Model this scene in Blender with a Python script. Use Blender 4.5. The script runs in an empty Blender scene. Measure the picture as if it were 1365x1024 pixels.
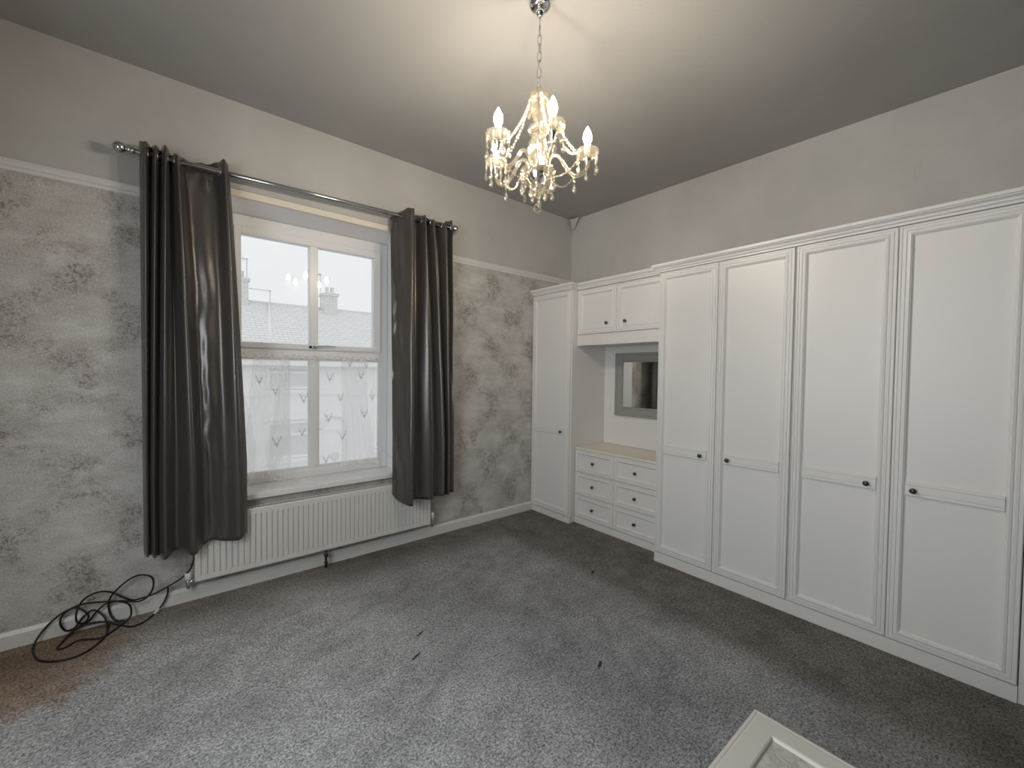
import bpy, bmesh, math, random
from mathutils import Vector, Matrix
random.seed(7)
S = bpy.context.scene
COL = S.collection
PI = math.pi

# ------------------------------------------------------------ camera, world, exposure
cam_d = bpy.data.cameras.new('camera')
cam = bpy.data.objects.new('camera', cam_d); COL.objects.link(cam); S.camera = cam
R = Matrix(((0.772042853851992, 0.007890185464307026, -0.6355214998640175),
            (-0.6354559585088911, 0.028563659134261274, -0.7716086068548018),
            (0.01206468448067032, 0.9995608347420384, 0.027066234281504738)))
cam.matrix_world = Matrix.Translation((-3.6656, -3.3788, 1.5)) @ R.to_4x4()
cam_d.sensor_fit = 'HORIZONTAL'; cam_d.sensor_width = 36.0
cam_d.lens = 556.06 / 1365 * 36.0
cam_d.clip_start = 0.02; cam_d.clip_end = 300

w = bpy.data.worlds.new('overcast_sky'); S.world = w; w.use_nodes = True
bg = w.node_tree.nodes['Background']
bg.inputs['Color'].default_value = (0.975, 0.985, 1.0, 1); bg.inputs['Strength'].default_value = 0.90
S.view_settings.view_transform = 'Standard'; S.view_settings.look = 'None'
S.view_settings.exposure = 0.12; S.view_settings.gamma = 1.0
S.view_settings.use_curve_mapping = False
S.cycles.max_bounces = 10; S.cycles.diffuse_bounces = 5; S.cycles.transparent_max_bounces = 24
S.cycles.sample_clamp_indirect = 6.0
S.cycles.use_denoising = True
al = bpy.data.lights.new('added_side_fill', 'AREA'); al.shape = 'RECTANGLE'; al.size = 1.5; al.size_y = 1.6
al.energy = 49; al.color = (.90, .955, 1.0)
ao = bpy.data.objects.new('added_side_fill', al); COL.objects.link(ao)
ao.location = (-4.885, -2.45, 1.65); ao.rotation_euler = (math.radians(68), 0, -PI/2)      # added fill for carpet and wardrobes, set in the added side window
BULB = 335.0            # radiance of the candle bulbs

# ------------------------------------------------------------ materials
def mat(name, col=(.8,.8,.8), rough=.5, metal=0, spec=.5, bump=None, emit=None, estr=0):
    m = bpy.data.materials.new(name); m.use_nodes = True
    p = m.node_tree.nodes['Principled BSDF']
    p.inputs['Base Color'].default_value = (*col, 1); p.inputs['Roughness'].default_value = rough
    p.inputs['Metallic'].default_value = metal; p.inputs['Specular IOR Level'].default_value = spec
    if emit:
        p.inputs['Emission Color'].default_value = (*emit, 1); p.inputs['Emission Strength'].default_value = estr
    if bump:
        sc, st, ds = bump
        T = N(m, 'ShaderNodeTexCoord'); n = N(m, 'ShaderNodeTexNoise', Scale=sc, Detail=4.0)
        lk(m, T.outputs['Object'], n.inputs['Vector'])
        b = N(m, 'ShaderNodeBump', Strength=st, Distance=ds)
        lk(m, n.outputs['Fac'], b.inputs['Height']); lk(m, b.outputs['Normal'], p.inputs['Normal'])
    return m
def N(m, t, **kw):
    n = m.node_tree.nodes.new(t)
    for k, v in kw.items():
        if k in n.inputs: n.inputs[k].default_value = v
        else: setattr(n, k, v)
    return n
def lk(m, a, b): m.node_tree.links.new(a, b)
def P(m): return m.node_tree.nodes['Principled BSDF']
def ramp(m, src, stops):
    r = N(m, 'ShaderNodeValToRGB'); e = r.color_ramp.elements
    e[0].position, e[0].color = stops[0][0], (*stops[0][1], 1)
    e[1].position, e[1].color = stops[-1][0], (*stops[-1][1], 1)
    for p, c in stops[1:-1]:
        q = e.new(p); q.color = (*c, 1)
    lk(m, src, r.inputs['Fac']); return r.outputs['Color']
def math_(m, op, a, b=None, c=None):
    n = N(m, 'ShaderNodeMath'); n.operation = op
    for i, v in enumerate((a, b, c)):
        if v is None: continue
        if isinstance(v, (int, float)): n.inputs[i].default_value = v
        else: lk(m, v, n.inputs[i])
    return n.outputs[0]
def mix(m, f, a, b, blend='MIX'):
    n = N(m, 'ShaderNodeMix'); n.data_type = 'RGBA'; n.blend_type = blend
    for i, v in ((0, f), (6, a), (7, b)):
        if isinstance(v, (int, float)): n.inputs[i].default_value = v
        elif isinstance(v, tuple): n.inputs[i].default_value = (*v, 1)
        else: lk(m, v, n.inputs[i])
    return n.outputs[2]
def noise(m, vec, scale, detail=3.0, rough=.5, dist=0.0):
    n = N(m, 'ShaderNodeTexNoise', Scale=scale, Detail=detail, Roughness=rough, Distortion=dist)
    lk(m, vec, n.inputs['Vector']); return n.outputs['Fac']
def mapping(m, vec, scale=(1,1,1), loc=(0,0,0)):
    n = N(m, 'ShaderNodeMapping'); n.inputs['Scale'].default_value = scale; n.inputs['Location'].default_value = loc
    lk(m, vec, n.inputs['Vector']); return n.outputs['Vector']
def bump(m, h, strength, dist):
    b = N(m, 'ShaderNodeBump', Strength=strength, Distance=dist)
    lk(m, h, b.inputs['Height']); lk(m, b.outputs['Normal'], P(m).inputs['Normal'])
def sstep(m, v, a, b):
    n = N(m, 'ShaderNodeMapRange'); n.interpolation_type = 'SMOOTHSTEP'
    n.inputs['From Min'].default_value = a; n.inputs['From Max'].default_value = b
    lk(m, v, n.inputs['Value']); return n.outputs['Result']

def paint_mat(name, c0, c1, streak=False):
    m = mat(name, c0, .75, spec=.25); T = N(m, 'ShaderNodeTexCoord').outputs['Object']
    f = noise(m, T, 1.6, 5.0, .6)
    c = ramp(m, f, [(.3, c0), (.7, c1)])
    if streak:
        s = noise(m, mapping(m, T, (2, 7, 1.3)), 2.0, 6.0, .75)
        k = noise(m, T, 1.3, 2.0)
        f2 = math_(m, 'MULTIPLY', sstep(m, s, .56, .80), sstep(m, k, .46, .70))
        c = mix(m, f2, c, tuple(x*.80 for x in c0))
    lk(m, c, P(m).inputs['Base Color'])
    bump(m, noise(m, T, 60, 4.0), .25, .004)
    return m
M = {}
M['wall_paint'] = paint_mat('grey_wall_paint', (.50, .493, .475), (.58, .572, .552), True)
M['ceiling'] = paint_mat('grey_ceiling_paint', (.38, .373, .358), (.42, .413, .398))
M['far_wall'] = paint_mat('pale_plaster', (.55, .54, .52), (.6, .59, .57))
M['gloss_white'] = mat('white_gloss_paint', (.74, .735, .715), .4, bump=(30, .08, .002))
M['wardrobe'] = mat('white_wardrobe_foil', (.74, .735, .72), .42, bump=(220, .12, .0006))
M['worktop'] = mat('cream_worktop', (.80, .755, .65), .35)
M['upvc'] = mat('white_window_plastic', (.84, .85, .86), .3)
M['lintel'] = mat('beige_painted_board', (.85, .78, .67), .6, bump=(40, .2, .002))
M['reveal'] = mat('pale_reveal_paint', (.90, .90, .90), .6, bump=(40, .2, .002))
M['radiator'] = mat('white_radiator_enamel', (.74, .735, .71), .35)
M['dark'] = mat('dark_void', (.02, .02, .02), .9)
M['chrome'] = mat('chrome', (.75, .75, .76), .12, 1)
M['steel'] = mat('brushed_steel_pole', (.58, .58, .59), .2, 1)
M['pewter'] = mat('dark_pewter', (.07, .07, .08), .35, .7)
M['cable'] = mat('black_rubber', (.008, .008, .008), .5)
M['grey_wood'] = mat('grey_painted_wood', (.30, .295, .275), .55, bump=(50, .2, .002))
M['mirror'] = mat('mirror_glass', (.85, .86, .86), .02, 1)
M['sleeve'] = mat('silver_candle_sleeve', (.62, .6, .56), .4, .4)
M['cream'] = mat('cream_painted_wood', (.62, .61, .56), .5, bump=(60, .15, .001))
M['valve_white'] = mat('white_valve_plastic', (.8, .8, .78), .4)
M['bulb'] = mat('lit_bulb', (1, .9, .7), .4, emit=(1.0, .865, .70), estr=BULB)
M['bulb'].cycles.emission_sampling = 'FRONT'

def wallpaper():
    m = mat('distressed_damask_wallpaper', (.5, .48, .46), .7, spec=.25)
    T = N(m, 'ShaderNodeTexCoord').outputs['Object']
    warp = N(m, 'ShaderNodeTexNoise', Scale=5.0, Detail=2.0); lk(m, T, warp.inputs['Vector'])
    sx = N(m, 'ShaderNodeSeparateXYZ'); lk(m, T, sx.inputs[0])
    wx = math_(m, 'ADD', sx.outputs['X'], math_(m, 'MULTIPLY', math_(m, 'SUBTRACT', warp.outputs['Fac'], .5), .10))
    wz = math_(m, 'ADD', sx.outputs['Z'], math_(m, 'MULTIPLY', math_(m, 'SUBTRACT', warp.outputs['Fac'], .5), .12))
    def motif(ox, oz, px=.53, pz=.60, wxx=.55, wzz=.35):
        a = math_(m, 'COSINE', math_(m, 'MULTIPLY', math_(m, 'ADD', wx, ox), 2*PI/px))
        b = math_(m, 'COSINE', math_(m, 'MULTIPLY', math_(m, 'ADD', wz, oz), 2*PI/pz))
        return math_(m, 'MULTIPLY', sstep(m, a, wxx-.85, wxx+.45), sstep(m, b, wzz-1.0, wzz+.6))
    k = math_(m, 'MAXIMUM', motif(.10, .05), motif(.36, .34))
    k = math_(m, 'MAXIMUM', k, math_(m, 'MULTIPLY', motif(.22, .20, .265, .30, .7, .6), .7))
    v = N(m, 'ShaderNodeTexVoronoi', Scale=42.0); v.feature = 'SMOOTH_F1'; lk(m, T, v.inputs['Vector'])
    curl = noise(m, T, 38, 4.0, .65, 1.8)
    leaf = math_(m, 'MULTIPLY', sstep(m, curl, .48, .54), sstep(m, v.outputs['Distance'], .85, .3))
    worn = sstep(m, noise(m, T, 6, 5.0, .7), .40, .56)
    f = math_(m, 'MULTIPLY', math_(m, 'MULTIPLY', k, leaf), worn)
    base = ramp(m, noise(m, mapping(m, T, (1, 1, 2.0)), 4.5, 6.0, .66), [(.3, (.44, .425, .40)), (.52, (.56, .547, .525)), (.72, (.68, .668, .648))])
    c = mix(m, f, base, (.19, .168, .148))
    haze = math_(m, 'MULTIPLY', math_(m, 'MULTIPLY', k, worn), .42)
    c = mix(m, haze, c, (.33, .31, .285))
    fine = noise(m, T, 120, 3.0, .7)
    c = mix(m, .5, c, ramp(m, fine, [(.3, (.25, .24, .23)), (.7, (.80, .79, .77))]), 'OVERLAY')
    lk(m, c, P(m).inputs['Base Color'])
    bump(m, math_(m, 'ADD', fine, math_(m, 'MULTIPLY', f, .6)), .25, .003)
    return m
M['wallpaper'] = wallpaper()

def carpet():
    m = mat('grey_carpet', (.1, .1, .1), .95, spec=.1)
    T = N(m, 'ShaderNodeTexCoord').outputs['Object']
    s = N(m, 'ShaderNodeSeparateXYZ'); lk(m, T, s.inputs[0])
    w1 = noise(m, T, 2.3, 4.0, .6); w2 = noise(m, T, 9, 4.0, .65)
    f1 = noise(m, T, 95, 4.0, .85); f2 = noise(m, T, 38, 4.0, .7, .6)
    g = ramp(m, f1, [(.40, (.08, .08, .086)), (.5, (.55, .56, .585)), (.60, (1.0, 1.0, 1.0))])
    g2 = ramp(m, f2, [(.38, (.36, .36, .37)), (.62, (.88, .885, .90))])
    c = mix(m, .30, g, g2)
    pile = ramp(m, w1, [(.34, (.78, .78, .78)), (.56, (1, 1, 1)), (.75, (1.08, 1.08, 1.08))])
    c = mix(m, 1.0, c, pile, 'MULTIPLY')
    c = mix(m, 1.0, c, ramp(m, w2, [(.36, (.80, .80, .80)), (.6, (1.03, 1.03, 1.03))]), 'MULTIPLY')
    # flattened, browner pile along the wardrobes and worn brown strip by the window wall
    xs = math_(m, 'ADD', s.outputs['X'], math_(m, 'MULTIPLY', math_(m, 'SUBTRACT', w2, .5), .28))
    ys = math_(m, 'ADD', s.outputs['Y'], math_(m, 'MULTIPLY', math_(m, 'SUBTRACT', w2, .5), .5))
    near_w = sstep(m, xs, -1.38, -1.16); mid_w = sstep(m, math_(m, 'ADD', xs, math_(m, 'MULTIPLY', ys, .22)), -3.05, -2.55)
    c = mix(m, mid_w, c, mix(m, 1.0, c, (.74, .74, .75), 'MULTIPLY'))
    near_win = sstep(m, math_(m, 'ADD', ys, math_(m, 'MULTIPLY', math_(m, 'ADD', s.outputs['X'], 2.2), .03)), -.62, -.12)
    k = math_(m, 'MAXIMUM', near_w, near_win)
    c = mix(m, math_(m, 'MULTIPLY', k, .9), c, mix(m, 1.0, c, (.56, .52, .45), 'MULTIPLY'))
    # rust brown stain by the left end of the window wall
    d = math_(m, 'ADD', math_(m, 'POWER', math_(m, 'MULTIPLY', math_(m, 'ADD', s.outputs['X'], 4.25), 1.7), 2.0),
              math_(m, 'POWER', math_(m, 'MULTIPLY', math_(m, 'ADD', s.outputs['Y'], .28), 1.6), 2.0))
    st = math_(m, 'ADD', d, math_(m, 'MULTIPLY', math_(m, 'SUBTRACT', w2, .5), 1.1))
    c = mix(m, math_(m, 'MULTIPLY', sstep(m, st, .75, .1), .8), c, mix(m, 1.0, c, (.80, .55, .36), 'MULTIPLY'))
    # small dents left by furniture feet
    for (x, y, a, b) in ((-2.669, -1.403, 14, 75), (-1.958, -2.048, 18, 75), (-1.203, -1.375, 18, 75), (-2.566, -1.243, 18, 110)):
        dx = math_(m, 'ADD', s.outputs['X'], -x); dy = math_(m, 'ADD', s.outputs['Y'], -y)
        u = math_(m, 'ADD', math_(m, 'MULTIPLY', dx, .9), math_(m, 'MULTIPLY', dy, .42))
        v = math_(m, 'SUBTRACT', math_(m, 'MULTIPLY', dy, .9), math_(m, 'MULTIPLY', dx, .42))
        q = math_(m, 'ADD', math_(m, 'POWER', math_(m, 'MULTIPLY', u, a*1.8), 2.0), math_(m, 'POWER', math_(m, 'MULTIPLY', v, b*1.6), 2.0))
        c = mix(m, math_(m, 'MULTIPLY', sstep(m, q, 1.6, .3), .85), c, (.012, .011, .010))
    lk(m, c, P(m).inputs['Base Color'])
    bump(m, math_(m, 'ADD', f1, math_(m, 'MULTIPLY', f2, 1.3)), .8, .012)
    return m
M['carpet'] = carpet()

def satin():
    m = mat('charcoal_satin', (.07, .066, .062), .31, .6, .8)
    T = N(m, 'ShaderNodeTexCoord').outputs['Object']
    c = ramp(m, noise(m, mapping(m, T, (1, 1, 12)), 60, 3.0, .6), [(.3, (.092, .086, .080)), (.7, (.128, .119, .112))])
    lk(m, c, P(m).inputs['Base Color'])
    P(m).inputs['Sheen Weight'].default_value = .12
    bump(m, noise(m, mapping(m, T, (1, 1, 5)), 130, 3.0, .6), .25, .001)
    return m
M['satin'] = satin()

def blend_mat(name, trans, parts):
    """transparent + listed (shader type, colour, roughness, weight)"""
    m = bpy.data.materials.new(name); m.use_nodes = True; nt = m.node_tree
    nt.nodes.remove(P(m)); out = nt.nodes['Material Output']
    cur = N(m, 'ShaderNodeBsdfTransparent'); cur.inputs['Color'].default_value = (*trans, 1); cur = cur.outputs[0]
    for t, c, r, wgt in parts:
        b = N(m, t); b.inputs['Color'].default_value = (*c, 1)
        if r is not None: b.inputs['Roughness'].default_value = r
        x = N(m, 'ShaderNodeMixShader')
        if wgt == 'fresnel':
            fr = N(m, 'ShaderNodeFresnel', IOR=1.5); lk(m, fr.outputs[0], x.inputs[0])
        elif wgt == 'facing':
            fr = N(m, 'ShaderNodeLayerWeight', Blend=.35); lk(m, math_(m, 'MULTIPLY_ADD', fr.outputs['Facing'], .75, .06), x.inputs[0])
        else: x.inputs[0].default_value = wgt
        lk(m, cur, x.inputs[1]); lk(m, b.outputs[0], x.inputs[2]); cur = x.outputs[0]
    lk(m, cur, out.inputs['Surface']); return m
M['glass'] = blend_mat('window_glass', (.97, .98, .98), [('ShaderNodeBsdfGlossy', (1, 1, 1), .01, 'fresnel')])
M['sheer'] = blend_mat('white_sheer_net', (1, 1, 1), [('ShaderNodeBsdfTranslucent', (1, 1, 1), None, .15), ('ShaderNodeBsdfDiffuse', (.97, .97, .97), None, .03)])
M['sheer_fold'] = blend_mat('white_sheer_net_doubled', (1, 1, 1), [('ShaderNodeBsdfTranslucent', (1, 1, 1), None, .26), ('ShaderNodeBsdfDiffuse', (.97, .97, .97), None, .05)])
M['crystal'] = blend_mat('clear_crystal', (.95, .93, .87), [('ShaderNodeBsdfTranslucent', (1, .97, .9), None, .02), ('ShaderNodeBsdfDiffuse', (.95, .92, .84), None, .035), ('ShaderNodeBsdfGlossy', (1, .95, .84), .05, 'facing')])
M['motif'] = mat('grey_print', (.45, .46, .47), .8)

def marble():
    m = mat('grey_marble_print', (.6, .6, .58), .35)
    T = N(m, 'ShaderNodeTexCoord').outputs['Object']
    f = noise(m, T, 9, 8.0, .7, 2.2)
    lk(m, ramp(m, f, [(.35, (.62, .62, .58)), (.5, (.50, .50, .46)), (.53, (.36, .36, .33)), (.57, (.56, .56, .52)), (.75, (.66, .66, .62))]), P(m).inputs['Base Color'])
    return m
M['marble'] = marble()
def roofmat(name, c0, c1, sx, sz):
    m = mat(name, c0, .9); T = N(m, 'ShaderNodeTexCoord').outputs['Object']
    b = N(m, 'ShaderNodeTexBrick'); b.inputs['Scale'].default_value = 1.0
    b.inputs['Brick Width'].default_value = sx; b.inputs['Row Height'].default_value = sz
    b.inputs['Mortar Size'].default_value = .014
    b.inputs['Color1'].default_value = (*c0, 1); b.inputs['Color2'].default_value = (*c1, 1); b.inputs['Mortar'].default_value = (*[x*.86 for x in c0], 1)
    v = N(m, 'ShaderNodeSeparateXYZ'); lk(m, T, v.inputs[0]); cb = N(m, 'ShaderNodeCombineXYZ')
    lk(m, v.outputs['X'], cb.inputs['X']); lk(m, v.outputs['Z'], cb.inputs['Y']); lk(m, cb.outputs[0], b.inputs['Vector'])
    n = noise(m, T, 14, 4.0, .7)
    lk(m, mix(m, .35, b.outputs['Color'], ramp(m, n, [(.35, (.35, .35, .35)), (.7, (.9, .9, .9))]), 'OVERLAY'), P(m).inputs['Base Color'])
    return m
M['slates'] = roofmat('haze_paled_slates', (.80, .80, .80), (.86, .86, .86), .26, .085)  # slates coloured pale to stand in for haze over the street
M['pale_brick'] = roofmat('haze_paled_brick', (.76, .75, .74), (.84, .83, .82), .23, .075)  # same haze put into the brick colour
M['render'] = mat('haze_paled_render', (.93, .93, .93), .9, bump=(20, .2, .01))  # house wall paled too, its washed-out look is haze in the colour
M['house_white'] = mat('white_house_paint', (.93, .93, .93), .8)
M['house_glass'] = mat('dull_window_glass', (.76, .77, .78), .3)
M['aerial'] = mat('weathered_aluminium', (.55, .56, .57), .6)
M['street'] = mat('pale_tarmac', (.72, .72, .72), .9)

# ------------------------------------------------------------ geometry helpers (all in world coordinates)
class MB:
    def __init__(s): s.v = []; s.f = []; s.mi = []; s.sm = []
    def add(s, vs, fs, mi=0, smooth=False):
        o = len(s.v); s.v += [tuple(v) for v in vs]
        for f in fs: s.f.append([i+o for i in f]); s.mi.append(mi); s.sm.append(smooth)
        return s
    def box(s, x0, x1, y0, y1, z0, z1, mi=0):
        x0, x1 = sorted((x0, x1)); y0, y1 = sorted((y0, y1)); z0, z1 = sorted((z0, z1))
        vs = [(x, y, z) for z in (z0, z1) for y in (y0, y1) for x in (x0, x1)]
        return s.add(vs, [(0,2,3,1), (4,5,7,6), (0,1,5,4), (2,6,7,3), (0,4,6,2), (1,3,7,5)], mi)
    def lathe(s, c, prof, n=16, axis=(0,0,1), mod=None, smooth=True):
        """prof: (radius, along axis)"""
        q = Vector((0,0,1)).rotation_difference(Vector(axis)); c = Vector(c); vs = []; fs = []
        for r, h in prof:
            for k in range(n):
                a = 2*PI*k/n; rr = r*(mod(a) if mod else 1)
                vs.append(c + q @ Vector((rr*math.cos(a), rr*math.sin(a), h)))
        for i in range(len(prof)-1):
            for k in range(n):
                k2 = (k+1) % n; fs.append((i*n+k, i*n+k2, (i+1)*n+k2, (i+1)*n+k))
        s.add(vs, fs, 0, smooth)
        o = len(s.v)-len(vs)
        for i, rev in ((0, True), (len(prof)-1, False)):
            if prof[i][0] > 1e-5:
                f = [o+i*n+k for k in range(n)]; s.f.append(f[::-1] if rev else f); s.mi.append(0); s.sm.append(False)
        return s
    def tube(s, pts, r, n=8, closed=False, flat=1.0):
        pts = [Vector(p) for p in pts]; L = len(pts); vs = []; fs = []
        up = Vector((0,0,1)); prev = None
        for i, p in enumerate(pts):
            if closed: t = pts[(i+1) % L]-pts[i-1]
            else: t = pts[min(i+1, L-1)]-pts[max(i-1, 0)]
            t.normalize()
            if prev is None:
                a = up.cross(t)
                if a.length < .1: a = Vector((1,0,0)).cross(t)
            else: a = prev-t*prev.dot(t)
            a.normalize(); prev = a; b = t.cross(a)
            rr = r[i] if isinstance(r, (list, tuple)) else r
            for k in range(n):
                g = 2*PI*k/n; vs.append(p+a*(rr*math.cos(g))+b*(rr*math.sin(g)*flat))
        m_ = L if closed else L-1
        for i in range(m_):
            j = (i+1) % L
            for k in range(n):
                k2 = (k+1) % n; fs.append((i*n+k, i*n+k2, j*n+k2, j*n+k))
        if not closed: fs += [tuple(range(n))[::-1], tuple((L-1)*n+k for k in range(n))]
        return s.add(vs, fs, 0, True)
    def ball(s, c, r, n=8, m_=5, zs=1.0, smooth=True):
        return s.lathe(c, [(max(1e-6, r*math.sin(PI*i/m_)), -r*zs*math.cos(PI*i/m_)) for i in range(m_+1)], n, smooth=smooth)
    def grid(s, fn, nu, nv, smooth=True, thick=None):
        vs = [fn(i/nu, j/nv) for j in range(nv+1) for i in range(nu+1)]
        fs = [(j*(nu+1)+i, j*(nu+1)+i+1, (j+1)*(nu+1)+i+1, (j+1)*(nu+1)+i) for j in range(nv) for i in range(nu)]
        return s.add(vs, fs, 0, smooth)
    def extrude(s, prof, a, b, frame):
        """profile (p, q) swept straight from a to b; frame = (vec for p, vec for q)"""
        P_, Q_ = Vector(frame[0]), Vector(frame[1]); a = Vector(a); b = Vector(b); n = len(prof)
        vs = [o+P_*p+Q_*q for o in (a, b) for p, q in prof]
        fs = [(k, (k+1) % n, n+(k+1) % n, n+k) for k in range(n)]+[tuple(range(n))[::-1], tuple(range(n, 2*n))]
        return s.add(vs, fs)
    def build(s, name, m, parent=None, solid=None, bevel=None, sub=0, recalc=True):
        me = bpy.data.meshes.new(name); off = Vector((0,0,0)); p = parent
        while p is not None: off += p.location; p = p.parent
        me.from_pydata([Vector(v)-off for v in s.v], [], s.f)
        me.polygons.foreach_set('material_index', s.mi); me.polygons.foreach_set('use_smooth', s.sm)
        if recalc:
            bm = bmesh.new(); bm.from_mesh(me); bmesh.ops.recalc_face_normals(bm, faces=bm.faces)
            if bevel:
                es = [e for e in bm.edges if len(e.link_faces) == 2 and e.calc_face_angle(0) > .6]
                bmesh.ops.bevel(bm, geom=es, offset=bevel, segments=2, affect='EDGES', clamp_overlap=True)
            bm.to_mesh(me); bm.free()
        for mm in (m if isinstance(m, (list, tuple)) else [m]): me.materials.append(M[mm] if isinstance(mm, str) else mm)
        me.update(); o = bpy.data.objects.new(name, me); COL.objects.link(o); o.parent = parent
        if solid:
            md = o.modifiers.new('thickness', 'SOLIDIFY'); md.thickness = solid; md.offset = 0
        return o
def thing(name, label, cat, loc=(0,0,0), group=None):
    o = bpy.data.objects.new(name, None); o.empty_display_size = .1; COL.objects.link(o); o.location = loc
    tag(o, label, cat, group); return o
def tag(o, label, cat, group=None):
    o['label'] = label; o['category'] = cat
    if group: o['group'] = group
    return o
def struct(o): o['kind'] = 'structure'; return o
def spline(pts, k=8, closed=False):
    pts = [Vector(p) for p in pts]; n = len(pts); out = []
    for i in range(n if closed else n-1):
        g = (lambda j: pts[j % n]) if closed else (lambda j: pts[min(max(j, 0), n-1)])
        a, b, c, d = g(i-1), g(i), g(i+1), g(i+2)
        for t in range(k):
            u = t/k
            out.append(.5*((2*b)+(c-a)*u+(2*a-5*b+4*c-d)*u*u+(3*b-3*c+d-a)*u**3))
    if not closed: out.append(pts[-1])
    return out
def interp(pts, u):
    f = u*(len(pts)-1); i = min(int(f), len(pts)-2); return pts[i].lerp(pts[i+1], f-i)

# ------------------------------------------------------------ room shell
X0, Y0, H = -4.9, -4.7, 3.29
def ceil_z(x, y): return H - .055*(y/-3.4)*max(0, 1+x/2.2) if x > -2.2 else H
OX0, OX1, OZ0, OZ1 = -3.365, -2.125, .603, 2.715          # window opening
WT = .34                                                  # wall thickness
b = MB()
b.box(X0-.2, .3, 0, WT, -.3, OZ0, 0); b.box(X0-.2, OX0, 0, WT, OZ0, 2.555, 0); b.box(OX1, .3, 0, WT, OZ0, 2.555, 0)
b.box(X0-.2, OX0, 0, WT, 2.555, OZ1, 1); b.box(OX1, .3, 0, WT, 2.555, OZ1, 1); b.box(X0-.2, .3, 0, WT, OZ1, H+.1, 1)
struct(b.build('wall_back', ['wallpaper', 'wall_paint']))
struct(MB().box(0, .2, Y0-.2, 0, -.3, H+.1).build('wall_right', 'wall_paint'))
b = MB()
for a in ((Y0-.2, -3.25, -.3, H+.1), (-1.65, 0, -.3, H+.1), (-3.25, -1.65, -.3, .85), (-3.25, -1.65, 2.45, H+.1)): b.box(X0-.2, X0, a[0], a[1], a[2], a[3])
struct(b.build('wall_left', 'far_wall'))
b = MB()
for a in ((-3.25, -3.19, .85, 2.45), (-1.71, -1.65, .85, 2.45), (-3.19, -1.71, .85, .92), (-3.19, -1.71, 2.38, 2.45), (-2.48, -2.42, .92, 2.38)): b.box(X0-.15, X0-.08, a[0], a[1], a[2], a[3])
w2 = struct(b.build('window_added', 'upvc'))  # unseen window, added in the side wall to carry the fill light
MB().box(X0-.12, X0-.115, -3.19, -1.71, .92, 2.38).build('pane', 'glass', w2)
struct(MB().box(X0, 0, Y0-.2, Y0, -.3, H+.1).build('wall_front', 'far_wall'))
b = MB()
for a in ((X0, -4.75, -.3, H+.1), (-3.2, 0, -.3, H+.1), (-4.75, -3.2, -.3, .85), (-4.75, -3.2, 2.45, H+.1)): b.box(a[0], a[1], Y0-.2, Y0, a[2], a[3])
struct(b.build('wall_front', 'far_wall'))
b = MB()
for a in ((-4.75, -4.69, .85, 2.45), (-3.26, -3.2, .85, 2.45), (-4.69, -3.26, .85, .92), (-4.69, -3.26, 2.38, 2.45), (-4.01, -3.95, .92, 2.38)): b.box(a[0], a[1], Y0-.15, Y0-.08, a[2], a[3])
w2 = struct(b.build('window_added', 'upvc'))  # another unseen window, added behind the camera for extra fill
MB().box(-4.69, -3.26, Y0-.12, Y0-.115, .92, 2.38).build('pane', 'glass', w2)
b = MB().grid(lambda u, v: (X0*(1-u)+.05*u, Y0+(.05-Y0)*v, ceil_z(X0*(1-u)+.05*u, Y0+(.05-Y0)*v)), 24, 12)
b.box(X0-.2, .2, Y0-.2, WT, H+.02, H+.2)
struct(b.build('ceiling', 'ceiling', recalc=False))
struct(MB().box(X0, 0, Y0, 0, -.1, 0).build('floor', 'carpet'))
# skirting (moulded top) and picture rail
sk = [(0, 0), (0, .09), (.008, .09), (.014, .080), (.018, .072), (.018, 0)]
struct(MB().extrude(sk, (X0, 0, 0), (-.606, 0, 0), ((0,-1,0), (0,0,1))).build('baseboard_back', 'gloss_white'))
struct(MB().extrude(sk, (X0, Y0, 0), (X0, -.02, 0), ((1,0,0), (0,0,1))).build('baseboard_left', 'gloss_white'))
rl = [(0, 0), (.006, 0), (.010, .010), (.008, .018), (.016, .024), (.020, .034), (.026, .044), (.024, .055), (.012, .058), (0, .058)]
b = MB(); b.extrude(rl, (X0, 0, 2.525), (OX0-.002, 0, 2.525), ((0,-1,0), (0,0,1)))
struct(b.build('trim_1', 'gloss_white'))
b = MB(); b.extrude(rl, (OX1+.002, 0, 2.525), (0, 0, 2.525), ((0,-1,0), (0,0,1)))
struct(b.build('trim_2', 'gloss_white'))
# window head board, sloping soffit, side linings
struct(MB().box(OX0, OX1, .002, .03, 2.668, 2.714).build('trim_3', 'lintel', bevel=.002))
b = MB().add([(OX0, .03, 2.69), (OX1, .03, 2.69), (OX1, .03, 2.668), (OX0, .03, 2.668), (OX0, .27, 2.66), (OX1, .27, 2.66), (OX1, .27, 2.629), (OX0, .27, 2.629)],
             [(0,1,2,3), (4,7,6,5), (0,4,5,1), (3,2,6,7), (0,3,7,4), (1,5,6,2)])
struct(b.build('trim_4', 'reveal'))
b = MB().box(OX0, OX0+.012, .002, .27, .637, 2.66); b.box(OX1-.012, OX1, .002, .27, .637, 2.66)
struct(b.build('trim_5', 'reveal'))
b = MB().box(OX0-.035, OX1+.035, -.042, -.001, .603, .637); b.box(OX0+.001, OX1-.001, -.001, .335, .604, .637)
struct(b.build('trim_6', 'upvc', bevel=.003))
# peeling lining paper in the ceiling corner
b = MB()
def flap(u, v):
    p0 = Vector((-.006, -.006, 3.16)).lerp(Vector((-.085, -.03, 3.284)), v)
    p1 = Vector((-.010, -.05, 3.18)).lerp(Vector((-.05, -.16, 3.283)), v)
    p = p0.lerp(p1, u); k = math.sin(PI*u); return (p.x-.018*k*v, p.y, p.z-.02*k*v)
b.grid(flap, 6, 6)
tag(b.build('peeling_paper', 'wall_paint', solid=.001), 'small curl of grey lining paper peeling away in the ceiling corner', 'wallpaper')

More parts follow.
